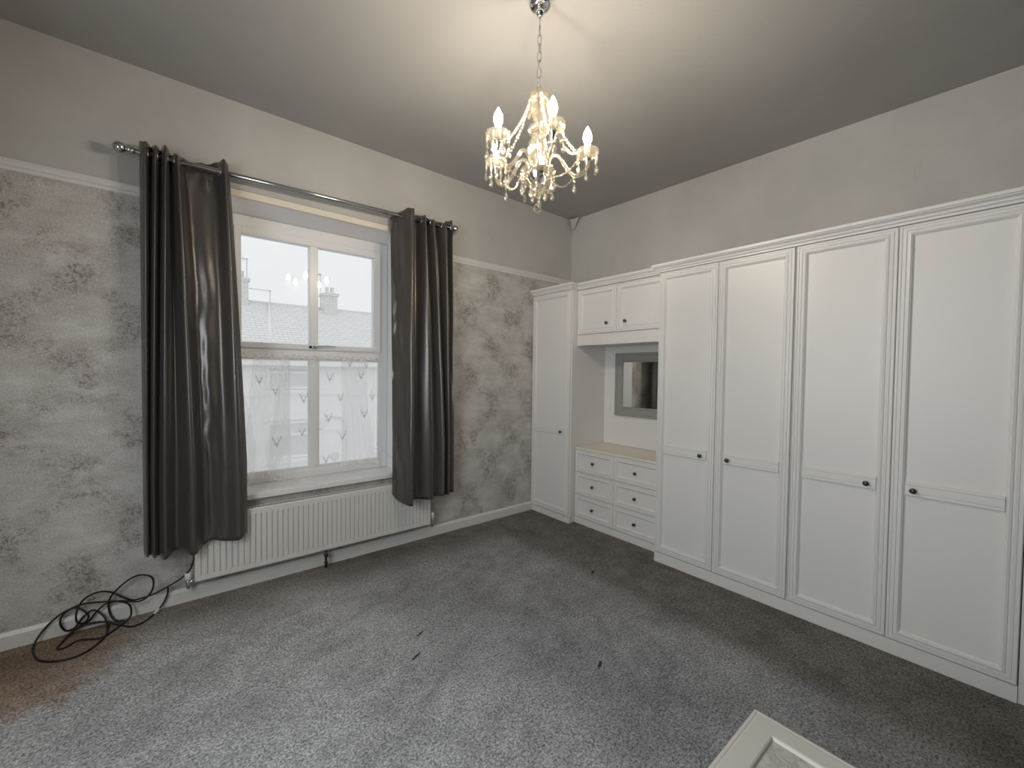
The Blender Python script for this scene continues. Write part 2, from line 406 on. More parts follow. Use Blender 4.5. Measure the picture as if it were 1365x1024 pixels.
# ------------------------------------------------------------ window
FY = .25
win = struct(bpy.data.objects.new('window_1', None)); COL.objects.link(win); win.location = (-2.745, FY, .637)
fx0, fx1, fz0, fz1 = -3.35, -2.139, .638, 2.628
b = MB()
for a in ((fx0, -3.296, FY, FY+.07, fz0, fz1), (-2.208, fx1, FY, FY+.07, fz0, fz1), (-3.296, -2.208, FY, FY+.07, fz0, .713),
          (-3.296, -2.208, FY, FY+.07, 1.588, 1.668), (-3.296, -2.208, FY, FY+.07, 2.545, fz1), (-2.786, -2.724, FY+.002, FY+.068, .713, 1.588)):
    b.box(*a)
b.build('window_frame', 'upvc', win, bevel=.004)
b = MB()                       # glazing beads round the two lower panes
for x0, x1 in ((-3.296, -2.786), (-2.724, -2.208)):
    for a in ((x0, x0+.012, .713, 1.588), (x1-.012, x1, .713, 1.588), (x0+.012, x1-.012, .713, .725), (x0+.012, x1-.012, 1.576, 1.588)):
        b.box(a[0], a[1], FY+.012, FY+.03, a[2], a[3])
b.build('glazing_bead', 'upvc', win)
sash = MB()
sy = FY-.022
for a in ((-3.294, -3.252, sy, FY+.05, 1.663, 2.543), (-2.27, -2.21, sy, FY+.05, 1.663, 2.543), (-3.252, -2.27, sy, FY+.05, 1.663, 1.705),
          (-3.252, -2.27, sy, FY+.05, 2.487, 2.543), (-2.793, -2.728, sy+.003, FY+.05, 1.705, 2.487)): sash.box(*a)
so = sash.build('sash', 'upvc', win, bevel=.005)
for a in ((-3.252, -2.793, 1.705, 2.487), (-2.728, -2.27, 1.705, 2.487)):
    MB().box(a[0]-.004, a[1]+.004, sy+.028, sy+.032, a[2]-.004, a[3]+.004).build('pane', 'glass', win)
for x0, x1 in ((-3.296, -2.786), (-2.724, -2.208)):
    MB().box(x0, x1, FY+.030, FY+.034, .713, 1.588).build('pane', 'glass', win)
b = MB().box(-2.80, -2.745, sy-.008, sy, 1.675, 1.695); b.lathe((-2.765, sy-.006, 1.685), [(.013, 0), (.012, .022), (.008, .026)], 12, (0,-1,0))
b.tube(spline([(-2.765, sy-.028, 1.686), (-2.73, sy-.032, 1.692), (-2.66, sy-.028, 1.697), (-2.60, sy-.022, 1.693)], 4), [.009, .009, .008, .008, .008, .008, .007, .007, .007, .006, .006, .006, .005], 8, flat=.6)
b.build('handle', 'chrome', win)

# net curtain
net = thing('net_curtain', 'white sheer stag-print net curtain gathered across the lower window panes', 'net curtain', (-2.78, .2, .64))
def sheet(u, v):
    x = -3.325+u*1.085; z = 1.60-(1.60-.665-.02*math.sin(u*9))*v
    y = .205+.006*math.sin(x*48+.6*math.sin(x*13))*(.4+.6*v)+.006*math.sin(x*90)*(1-v)
    if v > .965: y -= (v-.965)*1.1
    return (x, y, z)
b = MB().grid(sheet, 120, 30); b.build('cloth', 'sheer', net, recalc=False)
def drape(tl, tr, rows, folds, y0, ph):
    def fn(u, v):
        z = rows[0][0]
        for i in range(len(rows)-1):
            za, la, ra = rows[i]; zb, lb, rb = rows[i+1]; n = len(rows)-1
            if v*n <= i+1+1e-9:
                t = v*n-i; z = za+(zb-za)*t; t2 = t*t*(3-2*t); l = la+(lb-la)*t2; r = ra+(rb-ra)*t2; break
        x = l+(r-l)*u
        return (x, y0-.014*math.sin(u*folds*2*PI+ph)-.01*v, z)
    return fn
b = MB().grid(drape(0, 0, [(1.6, -3.19, -2.945), (1.2, -3.215, -2.95), (.95, -3.25, -2.95), (.70, -3.24, -3.06)], 4, .192, 0), 60, 18)
b.build('gathered_fold', 'sheer_fold', net, recalc=False)
b = MB().grid(drape(0, 0, [(1.6, -3.01, -2.945), (1.15, -3.06, -2.945), (.90, -3.115, -2.935), (.74, -3.105, -2.938), (.645, -3.03, -2.965)], 1.5, .172, 1), 30, 24)
b.build('gathered_fold', 'sheer_fold', net, recalc=False)
b = MB().grid(drape(0, 0, [(1.6, -2.56, -2.36), (1.2, -2.56, -2.34), (.9, -2.56, -2.30), (.69, -2.57, -2.25)], 3, .192, 2), 50, 18)
b.build('gathered_fold', 'sheer_fold', net, recalc=False)
b = MB().grid(drape(0, 0, [(1.5, -3.30, -3.285), (1.1, -3.31, -3.20), (.9, -3.31, -3.17), (.66, -3.27, -3.19)], 1, .18, 2), 16, 14)
b.build('gathered_fold', 'sheer_fold', net, recalc=False)
b = MB().tube([(-3.325+i*.0136, .20-.010*math.sin(i*1.9)-.004*math.sin(i*.8), 1.603+.006*math.sin(i*2.3+1)) for i in range(80)], [.012+.004*math.sin(i*1.3) for i in range(80)], 6)
b.build('heading', 'sheer_fold', net, recalc=False)
hem = spline([(-3.30, .10, .642), (-3.2, .13, .645), (-3.06, .05, .641), (-2.98, .05, .641), (-2.9, .12, .644), (-2.84, .14, .668), (-2.80, .14, .645), (-2.6, .15, .643), (-2.4, .16, .643), (-2.22, .19, .645)], 8)
b = MB().grid(lambda u, v: tuple(interp(hem, u).lerp(Vector((-3.30+u*1.06, .198, .70)), v)), 70, 4)
b.build('hem', 'sheer', net, recalc=False)
b = MB(); b.tube(hem, .0028, 5); b.build('hem_stitching', 'sheer_fold', net, recalc=False)
b = MB(); b.tube([(-2.27, .175, .86), (-2.15, .13, .73)], .0035, 5); b.build('cord', 'upvc', net)
for (x, z, s_) in ((-3.048,1.348,.8), (-2.845,1.285,1), (-2.649,1.451,1), (-2.566,1.277,.8), (-2.66,1.121,1), (-2.378,1.143,1), (-3.039,.966,1.1), (-2.405,1.465,.8), (-2.559,.965,.9), (-2.678,.784,.9), (-2.31,1.283,.8), (-3.151,1.43,.8), (-2.857,1.02,.9), (-2.5,1.56,.6), (-2.36,1.55,.6)):
    b = MB(); y = .163 if x < -2.93 or -2.56 < x < -2.26 else .193
    for sg in (-1, 1):
        b.tube([(x, y, z-.028*s_), (x+sg*.013*s_, y, z-.006*s_), (x+sg*.024*s_, y, z+.008*s_), (x+sg*.026*s_, y, z+.034*s_)], .0016, 4)
        b.tube([(x+sg*.013*s_, y, z-.006*s_), (x+sg*.010*s_, y, z+.016*s_)], .0014, 4)
        b.tube([(x+sg*.005*s_, y, z-.028*s_), (x+sg*.014*s_, y, z-.022*s_)], .0018, 4)
    b.tube([(x, y, z-.03*s_), (x, y, z-.046*s_)], .003*s_, 5)
    b.build('printed_stag', 'motif', net)

# ------------------------------------------------------------ curtain pole and curtains
PY = -.11
def pole_z(x): return 2.747+(x+3.82)*.0205
pole = thing('curtain_pole', 'brushed metal curtain pole with ball finial above the window', 'curtain pole', (-2.75, PY, 2.76))
MB().tube([(-3.815, PY, pole_z(-3.815)), (-1.72, PY, pole_z(-1.72))], .0165, 16).build('pole', 'steel', pole)
for xs, sg in ((-3.81, -1), (-1.72, 1)):
    z = pole_z(xs)
    MB().lathe((xs, PY, z), [(.0145, 0), (.019, .002), (.019, .012), (.012, .016), (.012, .022), (.017, .026), (.012, .031)] +
               [(max(.001, .031*math.sin(a)), .060-.031*math.cos(a)) for a in [PI*(.13+.87*i/10) for i in range(11)]], 18, (sg, 0, .02)).build('finial', 'steel', pole)
for xb in (-3.72, -1.80):
    z = pole_z(xb)
    b = MB().lathe((xb, 0, z-.0), [(.026, 0), (.026, .006), (.009, .010), (.008, .095)], 14, (0,-1,0)); b.tube([(xb, PY+.022*math.cos(a), z+.022*math.sin(a)) for a in [2*PI*i/16 for i in range(16)]], .005, 6, closed=True)
    b.build('bracket', 'steel', pole)

def curtain(name, label, top, bot, uf, wr):
    """top/bot: (x, y, z) plan points of the header and of the hem"""
    t = thing(name, label, 'curtain', (sum(p[0] for p in top)/len(top), PY, .36), 'satin curtains at the window')
    T_ = spline(top, 10); B_ = spline(bot, 10)
    def fn(u, v):
        a = interp(T_, u); c = interp(B_, u)
        kk = min(1, v*1.25)**.8
        p = a.lerp(c, kk); p.z = a.z+(c.z-a.z)*v
        # small creases
        fl = math.exp(-((u-uf)/.09)**2); n = wr*((.25+fl)*math.sin(p.z*7+u*9)*math.sin(u*40+p.z*2.1)+fl*(.8*math.sin(p.z*17+u*34)+.45*math.sin(p.z*37-u*50))*(.3+v))
        hd = math.exp(-((v-.045)/.02)**2)
        return (p.x+.3*n, p.y+n+.006*hd*math.sin(u*80), p.z+.004*math.sin(u*70)*(1 if v < .01 else 0))
    MB().grid(fn, len(T_)*2, 90).build('cloth', 'satin', t, solid=.0025, recalc=False)
    return t, T_
lt = [(-3.785,-.115,2.805), (-3.757,-.165,2.80), (-3.735,-.065,2.815), (-3.712,-.165,2.795), (-3.694,-.065,2.81), (-3.668,-.165,2.81), (-3.645,-.065,2.80), (-3.618,-.16,2.775),
      (-3.575,-.072,2.79), (-3.49,-.066,2.793), (-3.425,-.078,2.815), (-3.388,-.155,2.82), (-3.362,-.125,2.81)]
lb = [(-3.786,-.12,.40), (-3.768,-.165,.392), (-3.757,-.125,.392), (-3.738,-.175,.383), (-3.718,-.125,.378), (-3.688,-.185,.363), (-3.632,-.128,.390), (-3.556,-.205,.361),
      (-3.50,-.135,.389), (-3.458,-.145,.412), (-3.39,-.13,.385), (-3.315,-.175,.388), (-3.268,-.135,.414)]
cl, TL = curtain('curtain', 'charcoal satin eyelet curtain on the left side of the window', lt, lb, .72, .0022)
rt = [(-2.246,-.050,2.765), (-2.195,-.074,2.80), (-2.156,-.150,2.83), (-2.102,-.192,2.836), (-2.035,-.066,2.832), (-1.985,-.165,2.818), (-1.945,-.066,2.835), (-1.905,-.165,2.80),
      (-1.845,-.066,2.825), (-1.785,-.165,2.80), (-1.745,-.075,2.84), (-1.708,-.14,2.85)]
rb = [(-2.242,-.108,.48), (-2.222,-.170,.44), (-2.194,-.250,.422), (-2.152,-.298,.412), (-2.065,-.13,.411), (-1.93,-.20,.402), (-1.862,-.13,.402), (-1.80,-.19,.408),
      (-1.765,-.13,.40), (-1.745,-.18,.405), (-1.705,-.13,.408), (-1.672,-.14,.408)]
cr, TR = curtain('curtain', 'charcoal satin eyelet curtain on the right side of the window', rt, rb, .10, .0046)
for t, T_ in ((cl, TL), (cr, TR)):
    for i in range(len(T_)-1):
        a, c = T_[i], T_[i+1]
        if (a.y-PY)*(c.y-PY) < 0:
            q = a.lerp(c, (PY-a.y)/(c.y-a.y)); d = (c-a); d.z = 0; d.normalize(); z = pole_z(q.x)
            MB().tube([Vector((q.x, PY, z))+d*(.024*math.cos(g))+Vector((0,0,.024*math.sin(g))) for g in [2*PI*k/18 for k in range(18)]], .0038, 6, closed=True).build('eyelet', 'chrome', t)

# ------------------------------------------------------------ radiator
RX0, RX1, RZ0, RZ1, RY = -3.545, -1.884, .145, .556, -.100
rad = thing('radiator', 'white ribbed panel radiator below the window sill', 'radiator', ((RX0+RX1)/2, -.06, RZ0))
xs = [(RX0, 0), (RX0+.004, .0)]
n = 49; sp = (RX1-RX0-.03)/n
for i in range(n):
    c = RX0+.015+sp*(i+.5); xs += [(c-.0045, 0), (c-.0015, 1), (c+.0015, 1), (c+.0045, 0)]
xs += [(RX1-.004, 0), (RX1, 0)]
zs = [(RZ0, -.004), (RZ0+.006, 0), (RZ0+.032, 0), (RZ0+.040, 1), (RZ1-.046, 1), (RZ1-.038, 0), (RZ1-.006, 0), (RZ1, -.004)]
vs = []; 
for z, g in zs:
    for x, d in xs:
        vs.append((x, RY+(.010*d if g == 1 else 0)+(.004 if g == -.004 else 0), z))
k = len(xs)
b = MB().add(vs, [(j*k+i, j*k+i+1, (j+1)*k+i+1, (j+1)*k+i) for j in range(len(zs)-1) for i in range(k-1)])
b.box(RX0, RX1, RY+.009, RY+.013, RZ0, RZ1); b.build('front_panel', 'radiator', rad, recalc=False)
MB().box(RX0, RX1, -.035, -.028, RZ0, RZ1).build('back_panel', 'radiator', rad)
b = MB()
for i in range(120):
    x = RX0+.012+(RX1-RX0-.024)*i/119; b.box(x-.0032, x+.0032, RY+.012, -.034, RZ1-.006, RZ1-.001)
b.box(RX0, RX1, RY+.004, RY+.013, RZ1-.003, RZ1+.001); b.box(RX0, RX1, -.04, -.034, RZ1-.003, RZ1+.001)
b.build('top_grille', 'radiator', rad)
MB().box(RX0+.01, RX1-.01, RY+.016, -.040, RZ0+.01, RZ1-.012).build('inner_shade', 'dark', rad)  # dark block painting the shade inside the radiator
for x in (RX0, RX1): MB().box(x-.001, x+.003 if x == RX0 else x+.001, RY+.012, -.034, RZ0+.004, RZ1-.002).build('side_panel', 'radiator', rad, bevel=.001)
for x, sg in ((RX0, -1), (RX1, 1)):
    v = x+sg*.035; up = .035 if sg > 0 else .012
    b = MB().lathe((v, -.07, .092), [(.008, .014), (.010, .02), (.013, .024), (.013, .05+up), (.010, .055+up)], 12); b.tube([(x, -.07, .160), (v, -.07, .130+up*.5)], .010, 10)
    b.tube([(v, -.07, .125), (v, -.05, .118), (v, -.018, .118)], .0075, 8); vv = b.build('valve', 'chrome', rad)
    hh = .052 if sg > 0 else .045
    MB().lathe((v, -.07, .15+up), [(.012, 0), (.017, .006), (.0175, hh-.006), (.013, hh)], 12, mod=lambda a: 1+.05*math.cos(8*a)).build('valve_cap', 'valve_white', vv)
b = MB().tube([(-2.752, -.07, .150), (-2.752, -.07, .003)], .0085, 10); b.box(-2.764, -2.740, -.085, -.055, .085, .105); b.box(-2.762, -2.742, -.083, -.057, .03, .045)
b.build('pipe', 'pewter', rad)

# ------------------------------------------------------------ cable coil (path on the carpet and leaning on the skirting)
cab = [(-3.56,-0.04,0.36),(-3.549,-0.045,0.303),(-3.567,-0.045,0.234),(-3.615,-0.045,0.181),(-3.68,-0.045,0.149),(-3.752,-0.045,0.123),(-3.813,-0.045,0.108),(-3.847,-0.045,0.111),(-3.889,-0.045,0.145),(-3.937,-0.045,0.184),(-3.985,-0.045,0.205),(-4.031,-0.045,0.199),(-4.062,-0.045,0.165),(-4.076,-0.045,0.116),(-4.07,-0.045,0.076),(-4.048,-0.045,0.056),(-4.026,-0.045,0.087),(-4.047,-0.045,0.127),(-4.084,-0.045,0.146),(-4.129,-0.045,0.124),(-4.14,-0.045,0.075),(-4.119,-0.045,0.024),(-4.078,-0.045,0.035),(-4.025,-0.045,0.042),(-3.955,-0.045,0.027),(-3.889,-0.065,0.006),(-3.85,-0.045,0.034),(-3.856,-0.045,0.094),(-3.905,-0.045,0.131),(-3.969,-0.045,0.148),(-4.047,-0.045,0.155),(-4.099,-0.045,0.146),(-4.151,-0.045,0.121),(-4.208,-0.045,0.058),(-4.233,-0.086,0.006),(-4.196,-0.21,0.006),(-4.138,-0.283,0.006),(-4.069,-0.302,0.006),(-4.003,-0.268,0.006),(-3.951,-0.186,0.006),(-3.948,-0.077,0.006),(-3.966,-0.045,0.059),(-4.009,-0.045,0.103),(-4.048,-0.045,0.084),(-4.086,-0.045,0.032),(-4.121,-0.114,0.006),(-4.135,-0.163,0.006),(-4.107,-0.166,0.006),(-4.061,-0.131,0.006),(-4.015,-0.146,0.006),(-3.96,-0.168,0.006),(-3.902,-0.114,0.006),(-3.881,-0.06,0.006),(-3.923,-0.045,0.02),(-3.946,-0.045,0.08),(-3.942,-0.045,0.146),(-3.905,-0.045,0.202),(-3.846,-0.045,0.246),(-3.795,-0.045,0.256),(-3.751,-0.045,0.229),(-3.749,-0.045,0.163),(-3.779,-0.045,0.114),(-3.826,-0.045,0.104),(-3.889,-0.045,0.122),(-3.954,-0.045,0.128),(-4.001,-0.045,0.089),(-4.033,-0.045,0.045),(-4.093,-0.045,0.014),(-4.119,-0.074,0.006),(-4.063,-0.045,0.035),(-3.986,-0.045,0.042),(-3.906,-0.052,0.006),(-3.852,-0.135,0.006),(-3.806,-0.138,0.006),(-3.761,-0.093,0.006),(-3.708,-0.045,0.03),(-3.681,-0.045,0.093),(-3.68,-0.045,0.141)]

cab = [(x, y-.018*math.sin(i*.55)-.006*(i % 3), z) for i, (x, y, z) in enumerate(cab)]
ca = thing('cable', 'tangled black cable lying in loops against the skirting below the left curtain', 'cable', (-4.0, -.1, 0))
MB().tube(spline(cab, 5), .0052, 7).build('flex', 'cable', ca)
MB().tube([(-3.745,-.088,.012), (-3.722,-.072,.030)], .0065, 8).build('white_sleeve', 'valve_white', ca)

# ------------------------------------------------------------ fitted wardrobes on the right wall
RINGS = [(0, -.018), (0, -.003), (.003, 0), (.011, 0), (.013, -.005), (.016, -.005), (.018, 0), (.028, .001), (.031, -.004), (.034, -.004), (.037, .001), (.046, .003), (.049, -.002), (.051, -.002), (.055, -.010), (.060, -.014)]
RINGS_S = [(0, -.018), (0, -.003), (.002, 0), (.010, 0), (.013, -.004), (.016, 0), (.034, 0), (.038, .0025), (.041, -.002), (.046, -.009), (.050, -.012)]
def panel_door(X, ya, yb, za, zb, rings=RINGS):
    """door front facing -x at plane X, y from ya (high) to yb (low)"""
    b = MB(); vs = []; g = .0016
    ya -= g; yb += g; za += g; zb -= g
    for i, d in rings: vs += [(X-d, ya-i, za+i), (X-d, yb+i, za+i), (X-d, yb+i, zb-i), (X-d, ya-i, zb-i)]
    fs = [(4*r+k, 4*r+(k+1) % 4, 4*r+4+(k+1) % 4, 4*r+4+k) for r in range(len(rings)-1) for k in range(4)]
    n = 4*(len(rings)-1); fs += [(n, n+1, n+2, n+3), (3, 2, 1, 0)]
    return b.add(vs, fs)
def knob(X, y, z, parent, s=1.0):
    b = MB().lathe((X, y, z), [(.007*s, -.004), (.0055*s, .006), (.006*s, .010), (.0125*s, .015), (.0145*s, .019), (.0125*s, .0235), (.006*s, .0262), (.0005, .0268)], 16, (-1,0,0))
    return b.build('knob', 'pewter', parent)
def mid_rail(X, ya, yb, za, zb, parent):
    pr = [(0, za), (.009, za), (.0125, za+.003), (.0125, za+.014), (.009, za+.017), (.0125, za+.020)]
    h = zb-za; pr += [(.0125, zb-.020), (.009, zb-.017), (.0125, zb-.014), (.0125, zb-.003), (.009, zb), (0, zb)]
    pr = [(p, q) for p, q in pr]
    b = MB().extrude(pr, (X+.0145, ya, 0), (X+.0145, yb, 0), ((-1,0,0), (0,0,1)))
    return b.build('mid_rail', 'wardrobe', parent)
XT, XN, XM = -.663, -.605, -.519
E = [-1.5524, -2.0115, -2.4819, -2.9537, -3.4149]
def tall(name, label, ya, yb, edges, X, zb, zt, kn, plinth_x):
    t = thing(name, label, 'wardrobe', ((X)/2, (ya+yb)/2, 0), 'white fitted wardrobes')
    MB().box(X+.020, -.004, ya-.0008, yb+.0008, 0 if plinth_x is None else .004, zt+.018).build('carcass', 'wardrobe', t)
    MB().box(X+.006, X+.0195, ya, yb, .002, zb-.004).build('plinth', 'wardrobe', t)
    for (a, c), ks in zip(edges, kn):
        d = panel_door(X, a, c, zb, zt).build('door', 'wardrobe', t)
        mid_rail(X, a-.060, c+.060, .877, .950, d)
        for ky in ks: knob(X-.002, ky, .909, d)
    return t
tall('fitted_wardrobe', 'narrow single-door white wardrobe in the corner beside the wallpapered wall', -.003, -.5695, [(-.006, -.558)], XN, .068, 2.326, [(-.452,)], 1)
tall('fitted_wardrobe', 'tall double-door white wardrobe immediately right of the drawers', E[0], E[2], [(E[0], E[1]), (E[1], E[2]+.004)], XT, .085, 2.300, [(-1.913,), (-2.106,)], 1)
tall('fitted_wardrobe', 'tall double-door white wardrobe nearest the camera, at the right edge of the photo', E[2], E[4]-.001, [(E[2]-.004, E[3]), (E[3], E[4])], XT, .085, 2.300, [(-2.855,), (-3.045,)], 1)
MB_ = MB().box(XT+.012, -.004, E[4]-.003, E[4]-.07, .002, 2.318)
tag(MB_.build('filler_panel', 'wardrobe', bevel=.001), 'white filler strip closing the right-hand end of the wardrobe run', 'panel')
# chest of drawers
t = thing('drawer_chest', 'built-in white chest of six drawers between the wardrobes', 'drawers', (XM/2, -1.06, 0))
MB().box(XM+.020, -.004, -.5713, E[0]+.001, .004, .742).build('carcass', 'wardrobe', t)
MB().box(XM+.006, XM+.0195, -.5713, E[0]+.001, .002, .066).build('plinth', 'wardrobe', t)
for c, (ya, yb, ky) in enumerate(((-.5725, -1.0375, -.796), (-1.0375, E[0]+.002, -1.268))):
    for r in range(3):
        z0 = .070+r*.2255
        d = panel_door(XM, ya, yb, z0, z0+.2255, RINGS_S).build('drawer', 'wardrobe', t)
        knob(XM+.006, ky, z0+.108, d)
tag(MB().box(XM-.004, -.004, -.5713, E[0]+.001, .7475, .7655).build('worktop', 'worktop', bevel=.003), 'cream worktop over the six drawers, in the alcove below the mirror', 'worktop')
# bridging cupboard
t = thing('overhead_cupboard', 'white two-door overhead cupboard bridging the alcove above the mirror', 'cupboard', (XM/2, -1.06, 1.78))
MB().box(XM+.020, -.004, -.5713, E[0]+.001, 1.790, 2.335).build('carcass', 'wardrobe', t)
MB().box(XM+.004, XM+.0195, -.5713, E[0]+.001, 1.775, 1.874).build('pelmet', 'wardrobe', t, bevel=.0012)
for ya, yb, ky in ((-.5725, -1.0375, -.932), (-1.0375, E[0]+.002, -1.135)):
    d = panel_door(XM, ya, yb, 1.884, 2.320, RINGS_S[:6]+[(.040, 0), (.044, .0025), (.048, -.002), (.053, -.009), (.057, -.012)]).build('door', 'wardrobe', t)
    knob(XM+.004, ky, 1.975, d)
MB().box(-.075, -.004, -.5713, E[0]+.001, .768, 1.788).build('back_panel', 'wardrobe', t)
# cornices
CP = [(0, 0), (.008, 0), (.008, .010), (.012, .014), (.018, .017), (.020, .024), (.026, .030), (.036, .034), (.040, .040), (.046, .042), (.046, .056), (.043, .060), (0, .060)]
def cornice(path, zb, name, label, k=1.0):
    """path of (x, y) with outward offsets mitred; profile leans outward"""
    b = MB(); n = len(path); m_ = len(CP); vs = []
    for i, (x, y) in enumerate(path):
        def nrm(a, c):
            d = Vector((c[0]-a[0], c[1]-a[1])).normalized(); return Vector((d.y, -d.x))
        ns = []
        if i > 0: ns.append(nrm(path[i-1], path[i]))
        if i < n-1: ns.append(nrm(path[i], path[i+1]))
        o = ns[0] if len(ns) == 1 else (ns[0]+ns[1])/(1+ns[0].dot(ns[1]))
        for p, q in CP: vs.append((x+o.x*p*k, y+o.y*p*k, zb+q))
    fs = [(i*m_+j, i*m_+(j+1) % m_, (i+1)*m_+(j+1) % m_, (i+1)*m_+j) for i in range(n-1) for j in range(m_)]
    fs += [tuple(range(m_))[::-1], tuple((n-1)*m_+j for j in range(m_))]
    return tag(b.add(vs, fs).build(name, 'wardrobe'), label, 'moulding')
cornice([(XN, -.004), (XN, -.5705), (XM, -.5705), (XM, E[0]+.048)], 2.328, 'cornice', 'stepped white cornice over the corner wardrobe and overhead cupboard', .8)
cornice([(-.45, E[0]+.001), (XT, E[0]+.001), (XT, E[4]-.07)], 2.3025, 'cornice', 'long white cornice over the two tall double wardrobes')
# mirror in the alcove
t = thing('wall_mirror', 'grey framed rectangular mirror on the back of the alcove', 'mirror', (-.078, -1.03, 1.4))
my0, my1, mz0, mz1 = -.722, -1.36, 1.074, 1.713
RM = [(0, .001), (0, .022), (.004, .026), (.022, .026), (.026, .020), (.030, .018), (.074, .012), (.078, .016), (.086, .016), (.092, .008), (.094, .004)]
vs = []
for i, d in RM: vs += [(-.0755-d, my0-i, mz0+i), (-.0755-d, my1+i, mz0+i), (-.0755-d, my1+i, mz1-i), (-.0755-d, my0-i, mz1-i)]
b = MB().add(vs, [(4*r+k, 4*r+(k+1) % 4, 4*r+4+(k+1) % 4, 4*r+4+k) for r in range(len(RM)-1) for k in range(4)]+[(3, 2, 1, 0)])
b.build('mirror_frame', 'grey_wood', t)
MB().box(-.0805, -.0775, my0-.092, my1+.092, mz0+.092, mz1-.092).build('mirror_glass', 'mirror', t)

# ------------------------------------------------------------ small table in the foreground
t = thing('side_table', 'cream side table with marbled inset top at the lower right of the photo', 'table', (-2.585, -3.175, 0))
tx0, tx1, ty0, ty1, tz = -2.865, -2.309, -3.455, -2.901, .50
RT = [(0, -.024), (0, -.006), (.004, -.001), (.010, 0), (.014, -.0015), (.018, 0), (.068, 0), (.072, -.002), (.076, -.010)]
vs = []
for i, d in RT: vs += [(tx0+i, ty0+i, tz+d), (tx1-i, ty0+i, tz+d), (tx1-i, ty1-i, tz+d), (tx0+i, ty1-i, tz+d)]
n = 4*(len(RT)-1)
b = MB().add(vs, [(4*r+k, 4*r+(k+1) % 4, 4*r+4+(k+1) % 4, 4*r+4+k) for r in range(len(RT)-1) for k in range(4)]+[(3, 2, 1, 0), (n, n+1, n+2, n+3)])
b.build('tabletop', 'cream', t)
MB().box(tx0+.0765, tx1-.0765, ty0+.0765, ty1-.0765, tz-.0098, tz-.0078).build('inset_panel', 'marble', t)
b = MB()
for a in ((tx0+.03, tx1-.03, ty0+.025, ty0+.04), (tx0+.03, tx1-.03, ty1-.04, ty1-.025), (tx0+.025, tx0+.04, ty0+.04, ty1-.04), (tx1-.04, tx1-.025, ty0+.04, ty1-.04)):
    b.box(*a, tz-.10, tz-.0245)
b.build('apron', 'cream', t)
for sx in (tx0+.04, tx1-.04):
    for sy_ in (ty0+.04, ty1-.04):
        MB().lathe((sx, sy_, 0), [(.012, 0), (.014, .01), (.017, .30), (.021, .38), (.021, .476)], 12).build('leg', 'cream', t)

# ------------------------------------------------------------ chandelier
AX, AY = -2.28, -1.873
ch = thing('chandelier', 'glass five-arm chandelier with lit candle bulbs hanging from the ceiling', 'chandelier', (AX, AY, 3.288))
ZC = ceil_z(AX, AY)
MB().lathe((AX, AY, 0), [(.055, ZC), (.055, 3.268), (.052, 3.256), (.043, 3.247), (.026, 3.242), (.012, 3.241)][::-1], 24).build('canopy', 'chrome', ch)
b = MB().lathe((AX, AY, 0), [(.004, 3.203), (.008, 3.206), (.017, 3.213), (.022, 3.226), (.019, 3.238), (.012, 3.244)], 16); b.tube([(AX, AY, 3.205), (AX, AY, 3.148)], .004, 8)
b.build('ceiling_hook', 'chrome', ch)
for i in range(8):
    z = 3.135-i*.0395; a = PI/2*(i % 2)+.5; pts = []
    for k in range(14):
        g = 2*PI*k/14; u = .0095*math.cos(g); vv = .0175*math.sin(g)+(.008 if math.sin(g) > 0 else -.008)
        pts.append((AX+u*math.cos(a), AY+u*math.sin(a), z+vv))
    MB().tube(pts, .0021, 6, closed=True).build('chain_link', 'steel', ch)
MB().tube(spline([(AX, AY, 3.15), (AX+.008, AY-.004, 3.05), (AX+.006, AY+.006, 2.95), (AX+.002, AY, 2.85)], 5), .0016, 6).build('flex', 'sleeve', ch)
fl = lambda n_, k_: (lambda a: 1+k_*math.cos(n_*a))
MB().lathe((AX, AY, 0), [(.008, 2.862), (.020, 2.852), (.036, 2.846), (.047, 2.832), (.050, 2.812), (.047, 2.797), (.043, 2.800), (.038, 2.822), (.018, 2.838)], 32, mod=fl(10, .06)).build('crown_dish', 'crystal', ch)
MB().lathe((AX, AY, 0), [(.030, 2.832), (.036, 2.80), (.034, 2.76), (.026, 2.72), (.016, 2.70), (.018, 2.685)], 24, mod=fl(8, .08)).build('upper_column', 'crystal', ch)
MB().lathe((AX, AY, 0), [(.012, 2.702), (.030, 2.692), (.046, 2.682), (.050, 2.668), (.042, 2.654), (.022, 2.650)], 32, mod=fl(12, .06)).build('column_dish', 'crystal', ch)
MB().lathe((AX, AY, 0), [(.018, 2.652), (.028, 2.640), (.044, 2.612), (.049, 2.580), (.044, 2.545), (.034, 2.515), (.024, 2.497)], 28, mod=fl(10, .06)).build('lower_vase', 'crystal', ch)
MB().tube([(AX, AY, 2.86), (AX, AY, 2.44)], .006, 8).build('stem', 'chrome', ch)
MB().lathe((AX, AY, 0), [(.020, 2.500), (.050, 2.494), (.074, 2.486), (.083, 2.474), (.080, 2.464), (.070, 2.468), (.045, 2.476)], 36, mod=fl(14, .05)).build('hub_dish', 'crystal', ch)
MB().lathe((AX, AY, 0), [(.040, 2.492), (.052, 2.478), (.050, 2.455), (.040, 2.433), (.022, 2.418), (.012, 2.405), (.013, 2.398), (.006, 2.390), (.001, 2.386)], 18, smooth=False).build('hub', 'chrome', ch)
def bead_line(b, pts, r=.0068, step=.0165, elong=1.0):
    L = 0; P_ = [Vector(p) for p in pts]; acc = 0
    for i in range(len(P_)-1):
        d = (P_[i+1]-P_[i]); l = d.length; t_ = acc
        while t_ < l:
            b.ball(P_[i]+d*(t_/l), r, 6, 4, elong); t_ += step
        acc = t_-l
    return b
